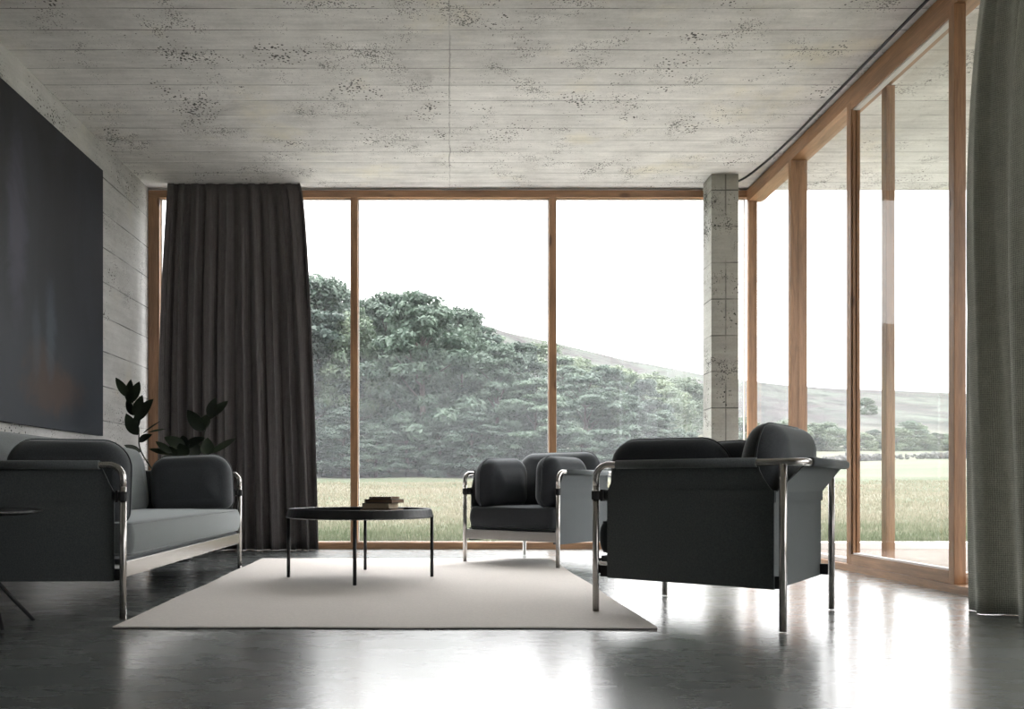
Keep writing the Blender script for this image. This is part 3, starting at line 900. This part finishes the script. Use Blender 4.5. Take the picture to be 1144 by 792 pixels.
# ---------------------------------------------------------------- outdoors: land
def sst(a, b, x):
    t = np.clip((x - a) / (b - a), 0, 1); return t * t * (3 - 2 * t)
RX = np.array([-400, -60, 16, 50, 84, 121, 160, 239, 420, 700], float)
RZ = np.array([70, 84, 78, 70, 60.5, 53.5, 50, 44.6, 34, 26], float)
def height(x, y):
    x = np.asarray(x, float); y = np.asarray(y, float)
    k = sst(8, 40, x)
    y1 = 50 + 38 * k
    s = 0.045 + 0.0175 * k
    zf = -0.12 + s * np.log1p(np.exp((np.minimum(y, y1) - 17) / 3.0)) * 3.0
    H = np.interp(x, RX, RZ)
    t = np.clip((y - y1) / (400 - y1), 0, 1)
    hill = (H - zf) * (t ** (1.05 + 0.2 * k))
    back = -np.clip(y - 400, 0, None) * 0.15
    und = 0.9 * np.sin(x / 23 + y / 41) * sst(90, 200, y) + 2.0 * np.sin(x / 60 - y / 75) * sst(150, 300, y) * (1 - sst(330, 400, y))
    near = 0.03 * np.sin(x * 0.9 + y * 0.3) * np.sin(y * 0.7 - x * 0.2) * sst(10, 14, y)
    return zf + hill + back + und + near
def gz(x, y): return float(height(x, y))

ys = np.concatenate([np.arange(8.9, 30, 0.5), np.arange(30, 100, 1.5), np.arange(100, 440, 6), np.arange(440, 620, 20)])
xs = np.concatenate([np.arange(-400, -60, 20), np.arange(-60, 80, 1.25), np.arange(80, 300, 6), np.arange(300, 720, 20)])
GX, GY = np.meshgrid(xs, ys)
GZ = height(GX, GY)
nx, ny = len(xs), len(ys)
me = bpy.data.meshes.new('ground')
vv = np.stack([GX, GY, GZ], -1).reshape(-1, 3)
ii = np.arange(nx * ny).reshape(ny, nx)
qq = np.stack([ii[:-1, :-1], ii[:-1, 1:], ii[1:, 1:], ii[1:, :-1]], -1).reshape(-1, 4)
me.from_pydata(vv.tolist(), [], qq.tolist())
me.materials.append(M['field'])
me.polygons.foreach_set('use_smooth', [True] * len(me.polygons))
gr = bpy.data.objects.new('ground', me); C.objects.link(gr)
tag(gr, 'grassy meadow rising into a long misty hillside', kind='structure')
# land beside the terrace, nearer than the meadow grid
bm = BX(4.951, 60, -12, 8.899, -0.5, -0.12)
tag(mk('side_lawn', bm, M['field']), 'meadow beside the terrace', kind='structure')

def quads_mesh(name, V4, mats, idx=None):
    n = len(V4)
    me = bpy.data.meshes.new(name)
    me.vertices.add(n * 4); me.loops.add(n * 4); me.polygons.add(n)
    me.vertices.foreach_set('co', V4.reshape(-1).astype(np.float32))
    me.loops.foreach_set('vertex_index', np.arange(n * 4, dtype=np.int32))
    me.polygons.foreach_set('loop_start', np.arange(n, dtype=np.int32) * 4)
    me.polygons.foreach_set('loop_total', np.full(n, 4, dtype=np.int32))
    me.update(calc_edges=True)
    for m_ in mats: me.materials.append(m_)
    return me

# meadow grass near the house
rs = np.random.RandomState(3)
N = 120000
gy = 9.3 + (rs.rand(N) ** 1.5) * 26
gx = (rs.rand(N) * 1.25 - 0.42) * gy * 0.9 + 1
patch = np.sin(gx * 1.7 + np.sin(gy * 1.3)) * np.sin(gy * 1.1 + gx * 0.4)
hgt = (0.03 + 0.085 * rs.rand(N) ** 2) * (1 + 0.35 * patch)
ang = rs.rand(N) * PI; wdt = 0.006 + 0.008 * rs.rand(N) + gy * 0.0003
bz = height(gx, gy) - 0.01
dx, dy = np.cos(ang) * wdt, np.sin(ang) * wdt
lx, ly = (rs.rand(N) - 0.5) * hgt * 0.9, (rs.rand(N) - 0.5) * hgt * 0.9
V4 = np.stack([np.stack([gx - dx, gy - dy, bz], -1), np.stack([gx + dx, gy + dy, bz], -1),
               np.stack([gx + lx + dx * .2, gy + ly + dy * .2, bz + hgt], -1), np.stack([gx + lx - dx * .2, gy + ly - dy * .2, bz + hgt], -1)], 1)
go = bpy.data.objects.new('meadow_grass', quads_mesh('meadow_grass', V4, [M['grass']])); C.objects.link(go)
tag(go, 'rough meadow grass outside the windows', 'grass', kind='stuff')

# ---------------------------------------------------------------- trees
def crown_mesh(name, seed, H, R, zlo, n_cl, per, leafsz, mat, flat=0.35, lean=1.0):
    rs = np.random.RandomState(seed)
    V = []; cl = []
    for c in range(n_cl):
        f = rs.rand() ** 0.8
        z = zlo + (H - zlo) * f
        env = R * (math.sin(PI * min(1, (0.22 + 0.78 * f) ** 1.1 * 0.97)) ** 0.6)
        a = rs.rand() * 2 * PI
        rr = env * (rs.rand() ** 0.45)
        cx, cy = rr * math.cos(a), rr * math.sin(a)
        cr = R * (0.20 + 0.16 * rs.rand()) * (1.1 - 0.35 * f)
        z -= 0.14 * rr
        cl.append((cx, cy, z, cr))
        m = int(per * (cr / (0.28 * R)) ** 2)
        d = rs.normal(size=(m, 3)); d /= np.linalg.norm(d, axis=1)[:, None]
        rad = cr * (0.55 + 0.5 * rs.rand(m)) * (1 + 0.25 * np.sin(d[:, 0] * 7 + c) * np.sin(d[:, 1] * 6))
        P = d * rad[:, None]
        P[:, 2] = P[:, 2] * flat - 0.12 * (P[:, 0] ** 2 + P[:, 1] ** 2) / cr
        P += np.array([cx, cy, z])
        nrm = d * 0.8 + rs.normal(size=(m, 3)) * 0.5 + np.array([0, 0, 0.7])
        nrm /= np.linalg.norm(nrm, axis=1)[:, None]
        t = np.cross(nrm, rs.normal(size=(m, 3))); t /= np.linalg.norm(t, axis=1)[:, None]
        b = np.cross(nrm, t)
        s = leafsz * (0.6 + 0.8 * rs.rand(m))[:, None]
        V.append(np.stack([P - t * s, P - b * s * 0.45, P + t * s, P + b * s * 0.45], 1))
    return quads_mesh(name, np.concatenate(V), [mat]), cl

def trunk_mesh(name, cl, H, seed):
    rnd = random.Random(seed)
    bm = bmesh.new()
    tr = 0.02 * H
    tp_ = [(0, 0, -0.6), (0.02 * H, 0, H * 0.2), (0, 0.015 * H, H * 0.5), (0.01 * H, 0, H * 0.85)]
    tube(bm, tp_, [tr * 1.2, tr, tr * 0.6, tr * 0.15], seg=8)
    for (x, y, z, r) in cl[::3]:
        zb = max(H * 0.12, z - 0.25 * H * rnd.uniform(0.5, 1))
        zb = min(zb, H * 0.8)
        tube(bm, [(0, 0, zb), (x * 0.5, y * 0.5, (zb + z) / 2 - 0.1), (x, y, z)], [tr * 0.32, tr * 0.2, tr * 0.06], seg=5)
    me = bpy.data.meshes.new(name); bm.to_mesh(me); bm.free(); me.materials.append(M['bark'])
    return me

VAR = []
for i, (sd, H, R, zl, ncl, per, lf, mt, fl) in enumerate([
    (1, 10, 3.4, 0.9, 95, 330, 0.15, 'leaf_a', 0.42),
    (2, 10, 3.2, 0.6, 95, 320, 0.14, 'leaf_b', 0.50),
    (3, 10, 3.8, 1.4, 80, 380, 0.14, 'leaf_a', 0.26),
    (4, 10, 3.0, 0.4, 85, 300, 0.15, 'leaf_c', 0.60),
    (5, 10, 3.6, 0.8, 90, 330, 0.14, 'leaf_b', 0.32),
    (6, 10, 5.2, 0.0, 60, 260, 0.22, 'leaf_c', 0.75)]):
    cm, cl = crown_mesh('crown', sd, H, R, zl, ncl, per, lf, M[mt], fl)
    VAR.append((cm, trunk_mesh('trunk', cl, H, sd)))

def place(px):
    if px < 350: return 'half hidden by the charcoal curtain'
    if px < 395: return 'between curtain and left mullion'
    if px < 505: return 'just right of the left mullion'
    if px < 618: return 'just left of the right mullion'
    if px < 700: return 'just right of the right mullion'
    if px < 800: return 'left of the concrete column'
    if px < 880: return 'right of the concrete column'
    if px < 950: return 'left of the sliding door leaf'
    if px < 990: return 'in the left half of the sliding door'
    if px < 1066: return 'in the right half of the sliding door'
    return 'beside the grey green curtain'
def tree(px, Y, top_py, var, label, group, name='tree', wide=1.0, rz=None):
    label = label.replace('@', place(px))
    X = (px - 503) / F * Y
    z = gz(X, Y)
    h = 0.56 + (543.5 - top_py) / F * Y - z
    h = max(h, 0.8)
    s = h / 10.0
    rnd = random.Random(int(px * 7 + Y))
    t = empty(name, (X, Y, z - 0.05), rz if rz is not None else rnd.uniform(0, 6.28), label=label, cat='bush' if name == 'bush' else 'tree', group=group)
    t.scale = (s * wide, s * wide, s)
    for nm, me in zip(('crown', 'trunk'), VAR[var]):
        o = bpy.data.objects.new(nm, me); C.objects.link(o); o.parent = t
    return t

GA = 'large trees at the edge of the meadow'
front = [
 (250, 48, 318, 0, 1.1, 'tall broad tree hidden mostly behind the charcoal curtain'),
 (318, 46, 305, 4, 1.0, 'tall dark tree emerging from behind the right edge of the charcoal curtain'),
 (358, 49, 314, 1, 0.95, 'tall tree between the charcoal curtain and the left mullion'),
 (398, 46, 345, 3, 0.75, 'pale leaved tree directly behind the left mullion'),
 (432, 50, 330, 4, 0.85, 'dark tree just right of the left mullion'),
 (470, 45, 328, 0, 0.95, 'tallest green tree, midway between the two mullions'),
 (516, 49, 346, 1, 0.80, 'dark tree right of the tallest green tree'),
 (556, 46, 385, 4, 0.95, 'dark lower tree above the centre armchair'),
 (600, 44, 422, 2, 1.15, 'layered tree just left of the right mullion'),
 (655, 46, 418, 2, 1.25, 'broad layered tree right of the right mullion'),
 (700, 47, 440, 0, 1.05, 'green tree above the back of the nearest armchair'),
 (738, 46, 458, 4, 1.0, 'low dark tree left of the concrete column'),
 (772, 48, 482, 1, 1.1, 'lowest tree beside the concrete column'),
]
for px, Y, ty, v, wd, lab in front: tree(px, Y, ty, v, lab, GA, wide=wd)
under = [(350, 470), (385, 455), (420, 475), (455, 462), (492, 470), (528, 460), (568, 470), (612, 478), (650, 482), (690, 488), (725, 492), (760, 503), (795, 508)]
for i, (px, ty) in enumerate(under):
    tree(px, 43.2 - 0.3 * (i % 3), ty, (1, 4)[i % 2], 'dark undergrowth bush at the foot of the wood, @', 'undergrowth along the meadow edge', 'bush', wide=1.5)
GB = 'trees on the slope behind the front row'
second = [(300, 62, 300), (345, 60, 312), (372, 66, 322), (412, 62, 338), (450, 64, 335), (492, 60, 340), (532, 62, 364), (552, 70, 376), (580, 64, 384), (604, 74, 388), (628, 66, 398), (652, 76, 402), (676, 68, 408), (700, 80, 416), (720, 70, 424), (745, 78, 436)]
for i, (px, Y, ty) in enumerate(second):
    tree(px, Y, ty, (0, 3, 1, 5, 2, 3)[i % 6] if px > 500 else (0, 1, 4)[i % 3], 'mid green tree on the slope behind the front trees, @', GB, wide=0.95 if px < 520 else 1.15)
GC = 'pale bushes on the open hillside'
hillb = [(640, 100, 402), (662, 108, 408), (690, 104, 412), (712, 112, 418), (735, 106, 428), (752, 110, 436), (760, 120, 424), (728, 125, 416), (742, 96, 446), (776, 150, 443)]
for i, (px, Y, ty) in enumerate(hillb):
    tree(px, Y, ty, (5, 3)[i % 2], 'pale round hillside bush above the trees, @', GC, 'bush', wide=1.5)
def tree_abs(px, Y, h, var, label, group, wide):
    X = (px - 503) / F * Y
    z = gz(X, Y)
    return tree(px, Y, 543.5 - (z + h - 0.56) * F / Y, var, label, group, 'bush', wide)
tree_abs(967, 165, 3.2, 5, 'single dark bush alone on the pale hillside behind the sliding door', 'single bush', 1.2)
tree_abs(776, 170, 3.5, 5, 'small round bush on the hillside just left of the concrete column', 'hillside bush', 1.2)
hedge = [(830, 3.4), (846, 2.8), (862, 3.0), (880, 3.2), (895, 2.9), (910, 3.0), (923, 2.9), (935, 2.5), (948, 2.0), (962, 1.9), (975, 2.3), (990, 1.7), (1002, 2.4), (1013, 3.2), (1024, 3.0), (1034, 1.8), (1046, 2.0), (1058, 1.9), (1072, 2.2), (1088, 2.4), (1104, 2.0)]
for i, (px, h) in enumerate(hedge):
    tree_abs(px, 88 + (i % 3), h, (5, 4, 3)[i % 3], 'hedgerow bush along the far field edge, @', 'hedgerow along the far edge of the field', 1.6)

# dry stone wall across the field
bm = bmesh.new()
rnd = random.Random(9)
for k in range(420):
    x = 22 + k * 0.115
    y = 62 + 1.2 * math.sin(x * 0.15) + rnd.uniform(-0.2, 0.2)
    s = rnd.uniform(0.14, 0.30) * (1 + 0.5 * math.sin(x * 0.9))
    m4 = T(x, y, gz(x, y) + rnd.uniform(0.05, 0.30), rnd.uniform(0, 3), rnd.uniform(0, 3), rnd.uniform(0, 3)) @ Matrix.Diagonal((s * 1.3, s, s * 0.8, 1))
    bmesh.ops.create_icosphere(bm, subdivisions=1, radius=1.0, matrix=m4)
tag(mk('dry_stone_wall', bm, M['stone']), 'low tumbled dry stone wall crossing the field beyond the side glazing', 'stone wall')

# ---------------------------------------------------------------- haze and mist
def volume(name, dens, col=(0.93, 0.96, 1.0), aniso=0.0):
    k = NT(name)
    v = k.n('VolumeScatter', ins={'Color': (*col, 1), 'Density': dens, 'Anisotropy': aniso})
    k.l(v.outputs[0], k.out.inputs['Volume'])
    return k.m
HAZE = 0.0006
hz = mk('haze', BX(-60, 90, 20.0, 60, -3, 18), volume('outdoor_haze', HAZE))
tag(hz, 'thin haze over the meadow and the hillside', 'haze', kind='stuff')
bm = bmesh.new()
bmesh.ops.create_uvsphere(bm, u_segments=48, v_segments=24, radius=1.0, matrix=T(2, 38.0, 2.2) @ Matrix.Diagonal((26, 3.4, 4.6, 1)))
ms = mk('mist_bank', bm, volume('mist', 0.0068), smooth=True)
tag(ms, 'low bank of mist hanging before the trees', 'mist', kind='stuff')
